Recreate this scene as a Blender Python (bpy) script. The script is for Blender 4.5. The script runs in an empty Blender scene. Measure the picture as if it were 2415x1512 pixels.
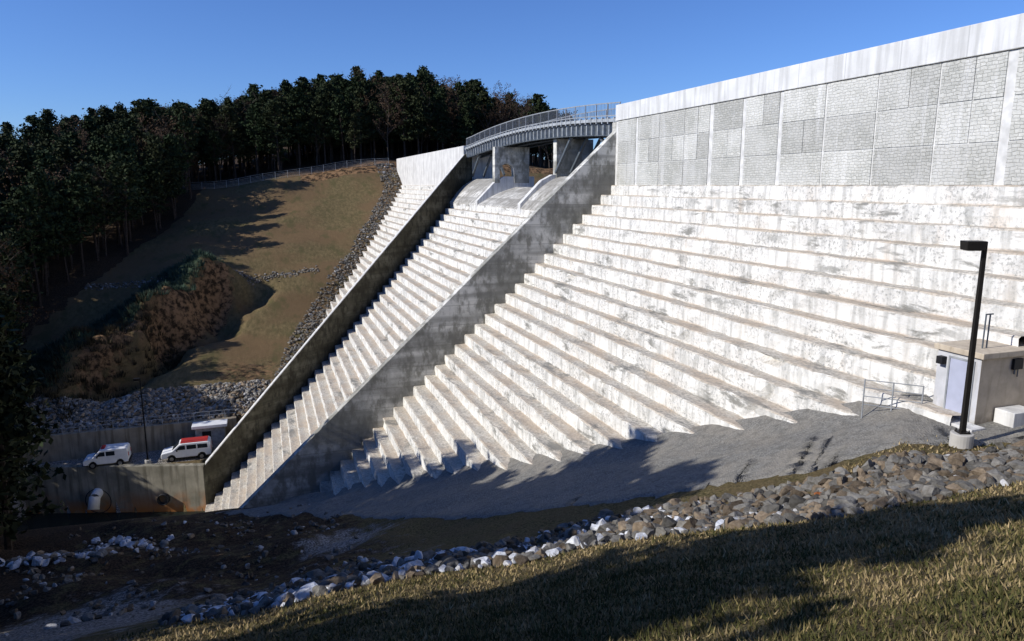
import bpy, math, random
import numpy as np
from mathutils import Vector, Matrix
R = random.Random(7)
rng = np.random.default_rng(11)
S = bpy.context.scene
S.view_settings.view_transform = 'Standard'
S.view_settings.look = 'None'
S.view_settings.exposure = 0
COL = S.collection

# ------------------------------------------------------------------ helpers
def fast_mesh(name, V, F, smooth=False, mat_idx=None):
    V = np.asarray(V, dtype=np.float32); F = np.asarray(F, dtype=np.int32)
    me = bpy.data.meshes.new(name)
    n = F.shape[1]
    me.vertices.add(len(V)); me.vertices.foreach_set('co', V.ravel())
    me.loops.add(F.size); me.loops.foreach_set('vertex_index', F.ravel())
    me.polygons.add(len(F))
    me.polygons.foreach_set('loop_start', np.arange(0, F.size, n, dtype=np.int32))
    me.polygons.foreach_set('use_smooth', np.full(len(F), smooth, dtype=bool))
    if mat_idx is not None:
        me.polygons.foreach_set('material_index', np.asarray(mat_idx, dtype=np.int32))
    me.update(); me.validate()
    return me

def add_obj(name, me, mats=(), parent=None, loc=(0, 0, 0)):
    o = bpy.data.objects.new(name, me)
    COL.objects.link(o)
    if me is not None:
        for m in (mats if isinstance(mats, (list, tuple)) else [mats]):
            me.materials.append(m)
    o.location = loc
    if parent: o.parent = parent
    return o

def poly_obj(name, V, F, mat, parent=None, smooth=False):
    me = bpy.data.meshes.new(name)
    me.from_pydata([tuple(v) for v in V], [], F)
    me.update()
    return add_obj(name, me, mat, parent)

def empty(name):
    e = bpy.data.objects.new(name, None); COL.objects.link(e); return e

class MB:
    """mesh builder with several boxes/prisms/cylinders joined in one object"""
    def __init__(s): s.V = []; s.F = []; s.M = []
    def add(s, V, F, m=0):
        b = len(s.V); s.V += [tuple(v) for v in V]
        s.F += [tuple(i + b for i in f) for f in F]; s.M += [m] * len(F)
    def box(s, a, b, m=0):
        x0, y0, z0 = a; x1, y1, z1 = b
        V = [(x0,y0,z0),(x1,y0,z0),(x1,y1,z0),(x0,y1,z0),(x0,y0,z1),(x1,y0,z1),(x1,y1,z1),(x0,y1,z1)]
        s.add(V, [(0,3,2,1),(4,5,6,7),(0,1,5,4),(1,2,6,5),(2,3,7,6),(3,0,4,7)], m)
    def lbox(s, a, b, m=0, n=16):
        """long bar along y made of n joined segments (so it can be cambered)"""
        x0, y0, z0 = a; x1, y1, z1 = b; V = []; F = []
        for k in range(n + 1):
            y = y0 + (y1 - y0) * k / n; V += [(x0, y, z0), (x1, y, z0), (x1, y, z1), (x0, y, z1)]
        for k in range(n):
            c = 4 * k
            for i in range(4): j = (i + 1) % 4; F.append((c + i, c + j, c + 4 + j, c + 4 + i))
        F += [(0, 3, 2, 1), (4*n, 4*n+1, 4*n+2, 4*n+3)]
        s.add(V, F, m)
    def beam(s, p, q, w, h=None, m=0, n=4, w2=None):
        p = Vector(p); q = Vector(q); d = (q - p).normalized()
        up = Vector((0, 0, 1)) if abs(d.z) < .95 else Vector((0, 1, 0))
        a = d.cross(up).normalized(); b = a.cross(d).normalized()
        h = h or w; V = []
        for k, c in enumerate((p, q)):
            ww, hh = (w, h) if (k == 0 or w2 is None) else (w2, w2)
            for i in range(n):
                t = 2 * math.pi * (i + .5) / n
                kx = math.cos(t) * (1.414 if n == 4 else 1); ky = math.sin(t) * (1.414 if n == 4 else 1)
                V.append(c + a * kx * ww / 2 + b * ky * hh / 2)
        F = [(i, (i + 1) % n, n + (i + 1) % n, n + i) for i in range(n)]
        F += [tuple(range(n))[::-1], tuple(range(n, 2 * n))]
        s.add(V, F, m)
    def prism_y(s, P, y0, y1, m=0):
        n = len(P)
        V = [(x, y0, z) for x, z in P] + [(x, y1, z) for x, z in P]
        F = [(i, (i + 1) % n, n + (i + 1) % n, n + i) for i in range(n)]
        F += [tuple(range(n))[::-1], tuple(range(n, 2 * n))]
        s.add(V, F, m)
    def warp(s, f): s.V = [f(*v) for v in s.V]
    def obj(s, name, mats, parent=None, bevel=0, smooth=False):
        me = bpy.data.meshes.new(name); me.from_pydata(s.V, [], s.F)
        for p, m in zip(me.polygons, s.M): p.material_index = m; p.use_smooth = smooth
        me.update()
        import bmesh
        bm = bmesh.new(); bm.from_mesh(me); bmesh.ops.recalc_face_normals(bm, faces=bm.faces); bm.to_mesh(me); bm.free()
        o = add_obj(name, me, mats, parent)
        if bevel:
            md = o.modifiers.new('bev', 'BEVEL'); md.width = bevel; md.segments = 2; md.limit_method = 'ANGLE'
        return o

# ------------------------------------------------------------------ node helper
class N:
    def __init__(s, name):
        s.m = bpy.data.materials.new(name); s.m.use_nodes = True
        s.t = s.m.node_tree; s.t.nodes.clear()
        s.out = s.t.nodes.new('ShaderNodeOutputMaterial'); s.b = s.t.nodes.new('ShaderNodeBsdfPrincipled')
        s.t.links.new(s.b.outputs[0], s.out.inputs[0]); s.b.inputs['Roughness'].default_value = .9
        s.b.inputs['Specular IOR Level'].default_value = .12
        g = s.t.nodes.new('ShaderNodeNewGeometry'); s.pos = g.outputs['Position']; s.nor = g.outputs['Normal']
        x = s.t.nodes.new('ShaderNodeSeparateXYZ'); s.t.links.new(s.pos, x.inputs[0]); s.x, s.y, s.z = x.outputs
        x = s.t.nodes.new('ShaderNodeSeparateXYZ'); s.t.links.new(s.nor, x.inputs[0]); s.nx, s.ny, s.nz = x.outputs
    def lk(s, a, b):
        if isinstance(a, (int, float)): b.default_value = a
        elif isinstance(a, (tuple, list)): b.default_value = tuple(a) + ((1,) if len(a) == 3 and len(b.default_value) == 4 else ())
        else: s.t.links.new(a, b)
    def math(s, op, a, b=0., c=None, clamp=False):
        n = s.t.nodes.new('ShaderNodeMath'); n.operation = op; n.use_clamp = clamp
        s.lk(a, n.inputs[0]); s.lk(b, n.inputs[1])
        if c is not None: s.lk(c, n.inputs[2])
        return n.outputs[0]
    def vec(s, x, y, z):
        n = s.t.nodes.new('ShaderNodeCombineXYZ'); s.lk(x, n.inputs[0]); s.lk(y, n.inputs[1]); s.lk(z, n.inputs[2]); return n.outputs[0]
    def scl(s, v, k):
        n = s.t.nodes.new('ShaderNodeVectorMath'); n.operation = 'MULTIPLY'; s.lk(v, n.inputs[0]); n.inputs[1].default_value = k; return n.outputs[0]
    def noise(s, scale, v=None, k=None, detail=3, rough=.55, dist=0):
        v = v or s.pos
        if k: v = s.scl(v, k)
        n = s.t.nodes.new('ShaderNodeTexNoise'); s.lk(v, n.inputs['Vector']); n.inputs['Scale'].default_value = scale
        n.inputs['Detail'].default_value = detail; n.inputs['Roughness'].default_value = rough; n.inputs['Distortion'].default_value = dist
        return n.outputs['Fac']
    def vor(s, scale, v=None, out='Distance'):
        n = s.t.nodes.new('ShaderNodeTexVoronoi'); s.lk(v or s.pos, n.inputs['Vector']); n.inputs['Scale'].default_value = scale; return n.outputs[out]
    def ramp(s, f, lo, hi, a=0., b=1.):
        n = s.t.nodes.new('ShaderNodeMapRange'); s.lk(f, n.inputs[0]); n.inputs[1].default_value = lo; n.inputs[2].default_value = hi
        n.inputs[3].default_value = a; n.inputs[4].default_value = b; return n.outputs[0]
    def mix(s, f, a, b, mode='MIX'):
        n = s.t.nodes.new('ShaderNodeMix'); n.data_type = 'RGBA'; n.blend_type = mode
        s.lk(f, n.inputs[0]); s.lk(a, n.inputs[6]); s.lk(b, n.inputs[7]); return n.outputs[2]
    def attr(s, name, out='Fac'):
        n = s.t.nodes.new('ShaderNodeAttribute'); n.attribute_name = name; return n.outputs[out]
    def bump(s, h, strength=.5, dist=.05):
        n = s.t.nodes.new('ShaderNodeBump'); s.lk(h, n.inputs['Height']); n.inputs['Strength'].default_value = strength
        n.inputs['Distance'].default_value = dist; s.t.links.new(n.outputs[0], s.b.inputs['Normal'])
    def done(s, col, rough=None, metal=None):
        s.lk(col, s.b.inputs['Base Color'])
        if rough is not None: s.lk(rough, s.b.inputs['Roughness'])
        if metal is not None: s.lk(metal, s.b.inputs['Metallic'])
        return s.m

def simple(name, col, rough=.6, metal=0., var=.25, scale=3):
    n = N(name); f = n.noise(scale, detail=2)
    c = n.mix(n.ramp(f, .3, .7), tuple(c * (1 - var) for c in col), tuple(min(1, c * (1 + var)) for c in col))
    return n.done(c, rough, metal)

# ------------------------------------------------------------------ materials
STEP = .8
def mat_steps():
    n = N('step_concrete')
    big = n.noise(.12, detail=2); mid = n.noise(.9, detail=5); fine = n.noise(7, detail=5, rough=.65)
    riser = n.mix(n.ramp(mid, .35, .66), (.80, .785, .74), (.66, .645, .61))
    riser = n.mix(n.ramp(n.noise(1, k=(2.6, 2.6, .3), detail=5), .49, .64, 0, .75), riser, (.43, .425, .40))
    tread = n.mix(n.ramp(fine, .35, .68), (.64, .60, .52), (.33, .29, .23))
    up = n.ramp(n.nz, .3, .7)
    c = n.mix(up, riser, tread)
    fz = n.math('FRACT', n.math('DIVIDE', n.z, STEP))          # 0 = bottom of riser, 1 = lip
    lip = n.ramp(n.math('ABSOLUTE', n.math('SUBTRACT', fz, .5)), .40, .5)
    st = n.math('MULTIPLY', lip, n.ramp(n.noise(.7, k=(1, .5, 1), detail=4), .42, .60, 0, .65))
    c = n.mix(st, c, (.46, .36, .26))
    rust = n.math('MULTIPLY', n.ramp(n.noise(1, k=(.9, .9, .12), detail=4), .58, .72, 0, .35), n.ramp(big, .42, .6))
    c = n.mix(rust, c, (.62, .50, .38))
    blot = n.ramp(n.noise(.8, k=(.9, .45, 1.6), detail=6, rough=.68, dist=.3), .555, .63, 0, .85)
    c = n.mix(n.math('MULTIPLY', blot, n.ramp(n.noise(.22, detail=2), .40, .55)), c, (.19, .185, .165))
    spk = n.ramp(fine, .51, .64, 0, .8)
    c = n.mix(n.math('MULTIPLY', spk, n.ramp(n.noise(.45, detail=4), .40, .55)), c, (.27, .27, .255))
    n.bump(fine, .6, .06)
    return n.done(c, .92)
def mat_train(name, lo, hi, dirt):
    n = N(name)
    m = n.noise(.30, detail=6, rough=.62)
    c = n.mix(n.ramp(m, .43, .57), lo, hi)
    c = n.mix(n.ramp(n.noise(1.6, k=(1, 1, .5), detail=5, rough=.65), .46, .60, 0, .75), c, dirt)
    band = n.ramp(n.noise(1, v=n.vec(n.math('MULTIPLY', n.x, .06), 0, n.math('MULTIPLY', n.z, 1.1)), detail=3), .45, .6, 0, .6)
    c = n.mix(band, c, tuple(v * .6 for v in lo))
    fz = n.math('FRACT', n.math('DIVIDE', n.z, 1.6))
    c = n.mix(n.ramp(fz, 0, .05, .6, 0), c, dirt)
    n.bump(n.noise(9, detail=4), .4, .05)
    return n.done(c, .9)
def mat_smooth(name, lo, hi, streak):
    n = N(name)
    c = n.mix(n.ramp(n.noise(.8, detail=5), .35, .65), lo, hi)
    c = n.mix(n.ramp(n.noise(1, k=(2.5, 2.5, .2), detail=5), .46, .64, 0, .8), c, streak)
    c = n.mix(n.ramp(n.math('FRACT', n.math('DIVIDE', n.y, 3.4)), 0, .025, .6, 0), c, (.3, .3, .29))
    n.bump(n.noise(12, detail=4), .3, .03)
    return n.done(c, .85)
def mat_ashlar():
    n = N('stone_pattern_panel')
    wob = n.math('MULTIPLY', n.math('SUBTRACT', n.noise(2.3), .5), .26)
    v = n.vec(n.math('ADD', n.y, wob), n.math('ADD', n.z, wob), 0)
    b = n.t.nodes.new('ShaderNodeTexBrick'); n.lk(v, b.inputs['Vector'])
    b.inputs['Color1'].default_value = (.58, .575, .54, 1); b.inputs['Color2'].default_value = (.45, .45, .42, 1)
    b.inputs['Mortar'].default_value = (.30, .30, .275, 1); b.inputs['Scale'].default_value = 1
    b.inputs['Mortar Size'].default_value = .02; b.inputs['Mortar Smooth'].default_value = 1
    b.inputs['Brick Width'].default_value = .36; b.inputs['Row Height'].default_value = .145; b.offset_frequency = 2
    b.squash = .7; b.squash_frequency = 3
    c = n.mix(n.ramp(n.noise(6, detail=5), .4, .62, 0, .6), b.outputs['Color'], (.40, .40, .37))
    c = n.mix(n.ramp(n.noise(.5, detail=4), .42, .62, 0, .5), c, (.62, .615, .59))
    c = n.mix(n.ramp(n.noise(1, k=(2, 2, .15), detail=4), .54, .7, 0, .6), c, (.67, .665, .65))
    c = n.mix(.6, c, n.attr('tone', 'Color'), 'MULTIPLY')
    h = n.math('ADD', n.math('MULTIPLY', b.outputs['Fac'], -.6), n.noise(7, detail=4))
    n.bump(h, .6, .06)
    return n.done(c, .9)
M_STEP = mat_steps()
M_TRAIN = mat_train('training_wall_concrete', (.32, .315, .28), (.68, .665, .61), (.18, .175, .145))
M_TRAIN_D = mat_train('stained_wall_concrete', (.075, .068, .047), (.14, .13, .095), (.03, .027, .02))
M_PARA = mat_smooth('parapet_concrete', (.73, .73, .72), (.61, .61, .60), (.48, .48, .47))
M_CREST = mat_smooth('crest_wall_concrete', (.74, .73, .70), (.60, .59, .57), (.44, .43, .41))
M_OGEE = mat_train('ogee_concrete', (.42, .40, .36), (.68, .66, .61), (.19, .18, .155))
M_STRIP = simple('joint_concrete', (.63, .625, .605), .9, 0, .18, 2)
M_ASH = mat_ashlar()
M_STEEL = simple('galvanized_steel', (.34, .355, .365), .5, .25, .2)
M_STEELD = simple('dark_steel', (.13, .15, .17), .5, .3, .2)
M_BRONZE = simple('bronze_paint', (.022, .02, .018), .4, .2, .1)
M_CONC = simple('plain_concrete', (.45, .43, .39), .9, 0, .2, 1.5)
M_DOOR = simple('door_paint', (.40, .42, .52), .5, 0, .05)
def mat_house(name, a, b, dirt):
    n = N(name); c = n.mix(n.ramp(n.noise(3, detail=4), .35, .65), a, b)
    c = n.mix(n.ramp(n.noise(1, k=(5, 5, .6), detail=4), .5, .7, 0, .5), c, dirt)
    c = n.mix(n.math('MULTIPLY', n.ramp(n.z, -7.6, -6.9, 1, 0), n.ramp(n.noise(3), .35, .6)), c, dirt)
    n.bump(n.noise(25), .2, .01); return n.done(c, .85)
M_HOUSEW = mat_house('painted_concrete', (.56, .56, .58), (.48, .485, .50), (.34, .32, .28))
M_HOUSEB = mat_house('tan_concrete', (.56, .48, .37), (.46, .39, .30), (.30, .25, .18))
M_BLACK = simple('black_plastic', (.02, .02, .022), .5, 0, .1)

def mat_ground():
    n = N('ground_soil_and_grass')
    fine = n.noise(9, detail=5, rough=.7); mid = n.noise(.8, detail=4)
    g = n.mix(n.ramp(fine, .38, .62), (.044, .040, .015), (.19, .15, .07))
    g = n.mix(n.ramp(mid, .42, .62, 0, .6), g, (.14, .10, .052))
    far = n.mix(n.ramp(n.noise(2.2, k=(1, .25, 1), detail=5, rough=.7), .35, .65), (.098, .078, .036), (.18, .135, .068))
    far = n.mix(n.ramp(n.noise(.10, detail=5), .42, .56, 0, .8), far, (.155, .10, .053))
    far = n.mix(n.ramp(n.noise(.5, k=(1, .4, 1), detail=5), .54, .66, 0, .7), far, (.085, .078, .033))
    c = n.mix(n.ramp(n.y, 60, 62), g, far)
    w = n.math('MULTIPLY', n.math('SUBTRACT', n.noise(1.4, detail=5), .5), .9)
    c = n.mix(n.ramp(n.math('ADD', n.attr('weeds'), w), .45, .65), c, n.mix(n.ramp(fine, .4, .6), (.03, .045, .026), (.06, .085, .05)))
    lit = n.mix(n.ramp(fine, .42, .60), (.020, .014, .009), (.10, .066, .04))
    c = n.mix(n.ramp(n.math('ADD', n.attr('litter'), w), .45, .6), c, lit)
    dirt = n.mix(n.ramp(n.noise(1.3, detail=6, rough=.65), .42, .58), (.035, .024, .014), (.26, .155, .08))
    c = n.mix(n.ramp(n.math('ADD', n.attr('dirt'), w), .45, .65), c, dirt)
    grv = n.mix(n.ramp(n.noise(11, detail=4), .42, .58), (.10, .09, .077), (.42, .39, .35))
    c = n.mix(n.ramp(n.math('ADD', n.attr('gravel'), w), .45, .65), c, grv)
    n.bump(n.math('ADD', fine, mid), .9, .15)
    return n.done(c, 1)
M_GROUND = mat_ground()
def mat_gravel():
    n = N('road_gravel')
    v = n.vor(16, out='Color'); sp = n.t.nodes.new('ShaderNodeSeparateXYZ'); n.lk(v, sp.inputs[0])
    c = n.mix(sp.outputs[0], (.14, .135, .122), (.26, .25, .225))
    c = n.mix(n.ramp(n.noise(.6, detail=5), .4, .62, 0, .6), c, (.26, .235, .195))
    c = n.mix(n.ramp(n.noise(3, detail=5), .48, .66, 0, .5), c, (.11, .105, .092))
    n.bump(n.math('ADD', n.vor(16), n.noise(3)), .7, .045)
    return n.done(c, .95)
M_GRAVEL = mat_gravel()
def mat_rock():
    n = N('riprap_stone')
    c = n.attr('tone', 'Color')
    c = n.mix(n.ramp(n.noise(6, detail=4, rough=.7), .38, .62, 0, .7), c, n.mix(1, c, (.42, .39, .35), 'MULTIPLY'))
    n.bump(n.noise(9, detail=3), .7, .05)
    return n.done(c, .9)
M_ROCK = mat_rock()
def mat_needles():
    n = N('pine_needles')
    oi = n.t.nodes.new('ShaderNodeObjectInfo').outputs['Random']
    c = n.mix(oi, (.025, .042, .015), (.046, .05, .021))
    c = n.mix(n.ramp(n.noise(.8, detail=1), .35, .65, 0, .6), c, (.014, .023, .010))
    return n.done(c, .8)
M_NEED = mat_needles()
M_BARK = simple('pine_bark', (.055, .042, .033), .95, 0, .4, 4)
M_TWIG = simple('bare_branch_bark', (.085, .068, .055), .95, 0, .3, 4)
M_DEADLEAF = simple('dry_oak_leaves', (.07, .043, .026), .9, 0, .4, 2)
M_SCRUB = simple('dry_scrub', (.06, .048, .027), .9, 0, .4, 2)
M_TEAL = simple('weedy_grass', (.055, .085, .058), .9, 0, .4, 2)
def mat_grass():
    n = N('grass_blades'); c = n.attr('tone', 'Color'); return n.done(c, .8)
M_GRASS = mat_grass()
M_WATER = N('water'); M_WATER.bump(M_WATER.noise(1.5, detail=3), .2, .05); M_WATER = M_WATER.done((.02, .025, .02), .15)

# ------------------------------------------------------------------ terrain height
X0 = 28.4; SL = 1.08
def sstep(a, b, t):
    t = np.clip((t - a) / (b - a), 0, 1); return t * t * (3 - 2 * t)
def wall_y(x): return 77 + (np.asarray(x) + 7.4) / 35.8 * 27.0      # left training wall line
def zfar(y): return np.interp(y, [79, 84, 84.4, 89, 100, 112, 127, 153, 163, 170, 200, 260, 400, 900],
                              [-28.6, -28.6, -25.9, -23.4, -21.6, -17.8, -10.5, -1, 4.6, 5.2, 9, 13, 16, 30])
def wob(x, y, s, a):
    return a * (np.sin(x * s + 1.3 * np.sin(y * s * .7)) + np.sin(y * s * 1.27 + 1.7 * np.sin(x * s * .6 + 2))) * .5
RA = (-4.5, 120.5, -22.5, 92.5)
def ridge_coords(x, y):
    ax, ay, bx, by = RA; ux, uy = bx - ax, by - ay; L = math.hypot(ux, uy); ux /= L; uy /= L
    return ((x - ax) * ux + (y - ay) * uy) / L, (x - ax) * (-uy) + (y - ay) * ux
def H(x, y):
    x = np.asarray(x, float); y = np.asarray(y, float)
    d = np.sqrt(x * x + y * y + .5); phi = np.degrees(np.arctan2(x, y))
    s = np.interp(phi, [-180, -120, -60, -3, 20, 46, 56, 70, 90, 130, 180], [-.1, .15, .45, .5, .46, .33, .265, .23, .19, 0, -.1])
    dd = np.where(d > 60, 60 + (d - 60) * .3, d)
    Nn = -1.6 - s * dd
    P = -7.35 + np.where(x > 2, .271 * x, .542 + .02 * (2 - x)) - .317 * np.maximum(y, -40)
    P = np.minimum(P, -7.5 + np.maximum(0, 10 - y) * .35)
    P = np.maximum(P, -34)
    k = .5; near = (Nn + P) / 2 + np.sqrt(((Nn - P) / 2) ** 2 + k * k * .25)
    near = near + wob(x, y, .9, .07) + wob(x, y, .31, .12) * (d > 4)
    near = near + (wob(x, y, .55, .5) + wob(x, y, 1.3, .22)) * sstep(7, 2, x) * sstep(24, 30, y) * sstep(57, 50, y)
    tilt = np.interp(y, [120, 160, 200, 260], [0, .145, .16, .16])
    zf = zfar(y) - tilt * (26 - np.clip(x, -110, 26)) - .16 * np.clip(x - 45, 0, 100) * sstep(150, 200, y)
    zf = zf + 4.0 * np.exp(-((x - 40) / 28) ** 2 - ((y - 215) / 30) ** 2) + 11 * np.exp(-((x - 62) / 50) ** 2 - ((y - 262) / 24) ** 2)
    zf = zf + wob(x, y, .35, .35) * sstep(92, 100, y) + wob(x, y, .11, .8) * sstep(160, 190, y)
    t, q = ridge_coords(x, y)
    env = sstep(-.08, .15, t) * sstep(1.12, .85, t)
    q2 = q + wob(x, y, .45, 1.6) + wob(x + 7, y * 1.3, 1.7, .5)
    prof = np.where(q2 > 0, np.exp(-(q2 / 1.8) ** 2), np.exp(-(q2 / 5.0) ** 2)) * (4.4 + wob(x + 3, y, .43, 1.4) + wob(x, y * .8, 1.9, .55))
    trench = -3.0 * np.exp(-((q2 - 3.8) / 2.2) ** 2)
    zf = zf + env * (prof + trench)
    zf = np.where((x > 31) & (y < 150), -8, zf)
    near = np.where((x > 31) & (y > 8), -8, near)
    z = np.where(y < 57.6, near, np.where(y < 79.5, -34.6, zf))
    z = np.where((y > 56.6) & (y < wall_y(x) + .45) & (x > -7.4) & (x < 30), -36, z)
    z = np.where((y > 56.6) & (y < 79) & (x <= -7.4) & (x > -60), -34.6, z)
    z = np.where((x <= -7.4) & (x > -25) & (y >= 57.6) & (y < 77.4 - (x + 7.4) * .3067), -34.6, z)
    z = np.where((x <= -7.4) & (x > -25) & (y >= 77.4 - (x + 7.4) * .3067) & (y < 80), -28.6, z)
    return z

def axis(parts):
    out = []
    for a, b, s in parts: out.append(np.arange(a, b, s))
    out.append([parts[-1][1]]); return np.concatenate(out)
gx = axis([(-900, -200, 50), (-200, -80, 8), (-80, -26, 1.5), (-26, -12, .6), (-12, 24, .45), (24, 40, 2), (40, 120, 6), (120, 900, 60)])
gy = axis([(-300, -40, 20), (-40, 0, 2), (0, 30, .4), (30, 56, .6), (56, 92, .5), (92, 135, .6), (135, 200, 1.6), (200, 300, 6), (300, 1500, 80)])
XX, YY = np.meshgrid(gx, gy)
ZZ = H(XX, YY)
V = np.stack([XX.ravel(), YY.ravel(), ZZ.ravel()], 1)
nx, ny = len(gx), len(gy)
i = np.arange(nx - 1)[None, :] + np.arange(ny - 1)[:, None] * nx
F = np.stack([i, i + 1, i + 1 + nx, i + nx], -1).reshape(-1, 4)
me = fast_mesh('ground', V, F, smooth=True)
def xb(y): return np.interp(y, [57, 80, 88, 100, 110, 120, 140, 165], [-27, -27, -26, -31, -29, -24, -18, -11])
x_, y_ = V[:, 0], V[:, 1]
lit = ((y_ > 60) & ((x_ < xb(y_)) | (y_ > 168))).astype(float)
lit = np.maximum(lit, (y_ < 60) * sstep(-3, -10, x_ + .1 * y_))
lit = np.maximum(lit, (y_ < 57) * (y_ > 25) * sstep(9, 2, x_) * .6)
t, q = ridge_coords(x_, y_)
env = sstep(-.1, .2, t) * sstep(1.2, .9, t)
dirt = np.exp(-((q - 1.0) / 2.2) ** 2) * env * np.interp(t, [0, .3, .6, 1.1], [.6, 1.2, .8, .7])
weeds = np.exp(-((q + 5) / 4.5) ** 2) * env * 1.1
dirt = np.maximum(dirt, ((y_ > 160) & (y_ < 168) & (x_ > 8)) * .8)
dirt = np.maximum(dirt, np.exp(-((x_ + 3) / 9) ** 2 - ((y_ - 93) / 6) ** 2) * .6 * (y_ > 84))
dist = np.sqrt(x_ ** 2 + y_ ** 2)
fg = (y_ < 57)
grav = fg * (dist > 15.5) * (dist < 30) * sstep(10, 4, x_) * .42
grav = np.maximum(grav, fg * np.exp(-((x_ + 7) / 4.5) ** 2 - ((y_ - 23) / 6.5) ** 2) * 1.1)
grav = np.maximum(grav, fg * np.exp(-((x_ - 3) / 3.5) ** 2 - ((y_ - 33) / 4) ** 2) * .75)
grav = np.maximum(grav, ((y_ > 79) & (y_ < 84.2) & (x_ < -4) & (x_ > -30)) * .9)
for nm, a in (('litter', lit), ('dirt', dirt), ('gravel', grav), ('weeds', weeds)):
    at = me.attributes.new(nm, 'FLOAT', 'POINT'); at.data.foreach_set('value', a.astype(np.float32))
ground = add_obj('ground', me, M_GROUND)

poly_obj('reservoir_water', [(33, -60, .0), (600, -60, .0), (600, 175, .0), (33, 175, .0)], [(0, 1, 2, 3)], M_WATER)
poly_obj('stilling_basin_water', [(-70, 58.5, -33.5), (-5, 58.5, -33.5), (-5, 79.2, -33.5), (-70, 92, -33.5)], [(0, 1, 2, 3)], M_WATER)

# gravel road
lo = np.array([(24, 12.8), (20, 14.6), (15.4, 16.3), (13, 19), (9.4, 22.6), (5.2, 27), (1, 34), (-5, 44), (-12, 54)])
hi = np.array([(25, 16.5), (21, 18), (20.2, 20), (18.4, 23.6), (15.6, 29.3), (12.2, 37.2), (8, 46.3), (4, 53), (1, 55.6)])
def resample(P, n):
    tt = np.linspace(0, len(P) - 1, n); return np.stack([np.interp(tt, np.arange(len(P)), P[:, k]) for k in (0, 1)], 1)
nl = 160; A = resample(lo, nl); B = resample(hi, nl)
tl = np.linspace(0, 1, nl)
shr = np.clip((tl - .45) / .4, 0, 1)[:, None] * .55
A = A * (1 - shr) + B * shr
A += rng.normal(0, .12, A.shape)
nw = 26; w = np.linspace(0, 1, nw)[None, :, None]
G = A[:, None, :] * (1 - w) + B[:, None, :] * w
Z = H(G[..., 0], G[..., 1]) + .05
Z += .42 * np.clip((w[..., 0] - .7) / .3, 0, 1) ** 1.3 + rng.normal(0, .008, Z.shape)
Z[:, 0] -= .12
V = np.concatenate([G, Z[..., None]], 2).reshape(-1, 3)
i = np.arange(nw - 1)[None, :] + np.arange(nl - 1)[:, None] * nw
F = np.stack([i, i + 1, i + 1 + nw, i + nw], -1).reshape(-1, 4)[:, ::-1]
add_obj('gravel_road', fast_mesh('gravel_road', V, F, True), M_GRAVEL)

# ------------------------------------------------------------------ dam
dam = empty('stepped_concrete_dam')
def stair(name, y0f, y1f, nmin, nmax, seg=.8, seed=0):
    r = np.random.default_rng(seed)
    prof = []
    if nmin == 0: prof.append((X0 + .3, 0.0))
    for n in range(nmin, nmax):
        xr = X0 - .35 - n * STEP * SL
        zt = -n * STEP
        if n == nmin and n > 0: prof += [(xr + .9, zt - .012)] * 5
        prof += [(xr + .06, zt), (xr, zt - .06), (xr - .01, zt - STEP * .5), (xr, zt - STEP + .0)]
        prof += [(xr - STEP * SL * .5, zt - STEP - .012)]
    P = np.array(prof); ns = len(P)
    ym0 = np.array([y0f(p[0]) for p in P]); ym1 = np.array([y1f(p[0]) for p in P])
    m = max(2, int((ym1.max() - ym0.min()) / seg))
    t = np.linspace(0, 1, m)
    Yg = ym0[:, None] * (1 - t) + ym1[:, None] * t
    Xg = P[:, 0][:, None] + r.normal(0, .018, Yg.shape); Zg = P[:, 1][:, None] + r.normal(0, .014, Yg.shape)
    lift = r.normal(0, .04, (ns // 5 + 2))
    Xg += lift[(np.arange(ns) // 5)][:, None]
    for _ in range(int(ns * m * .014)):
        a = r.integers(0, ns); b = r.integers(0, m - 2)
        if a % 5 in (1, 2) or a % 5 == 0:
            Xg[a, b:b + r.integers(1, 4)] += r.uniform(.04, .18); Zg[a, b:b + 2] -= r.uniform(.0, .1)
    V = np.stack([Xg, Yg, Zg], -1).reshape(-1, 3)
    i = np.arange(m - 1)[None, :] + np.arange(ns - 1)[:, None] * m
    F = np.stack([i, i + 1, i + 1 + m, i + m], -1).reshape(-1, 4)
    add_obj(name, fast_mesh(name, V, F), M_STEP, dam)
stair('step_face_near_upper', lambda x: -30., lambda x: 56.05, 0, 6, .5, 1)
stair('step_face_near_lower', lambda x: 16.2, lambda x: 56.05, 6, 34, .5, 9)
mb = MB(); mb.box((X0 - .35 - 5 * STEP * SL - .05, -30, -12), (32, 16.25, -6 * STEP - .02)); mb.obj('toe_block', M_STEP, dam, .03)
stair('spillway_steps', lambda x: 56.7, lambda x: float(wall_y(x)) + .2, 3, 44, .7, 2)
stair('step_face_far', lambda x: float(wall_y(x)) + .5, lambda x: 161., 0, 36, 1.0, 3)
def ztop(x): return (x - 23.6) / SL
mb = MB()
mb.prism_y([(-14, ztop(-14)), (28.4, ztop(28.4)), (28.4, 5.2), (33.2, 5.2), (33.2, -30), (-8, -44), (-14, -44)], 56, 56.8)
mb.obj('training_wall_near', M_TRAIN, dam, .04)
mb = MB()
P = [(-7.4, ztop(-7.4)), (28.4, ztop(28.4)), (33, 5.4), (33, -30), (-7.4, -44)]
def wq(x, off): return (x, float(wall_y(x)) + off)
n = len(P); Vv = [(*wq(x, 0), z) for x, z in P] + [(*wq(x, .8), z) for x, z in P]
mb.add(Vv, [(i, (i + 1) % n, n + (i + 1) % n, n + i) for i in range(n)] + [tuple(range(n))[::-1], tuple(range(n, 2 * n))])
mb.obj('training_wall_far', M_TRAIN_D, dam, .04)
mb = MB()
Vv = []
for x in (-7.2, 28.2):
    for off in (-.03, .83): Vv.append((*wq(x, off), ztop(x) + .02))
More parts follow.
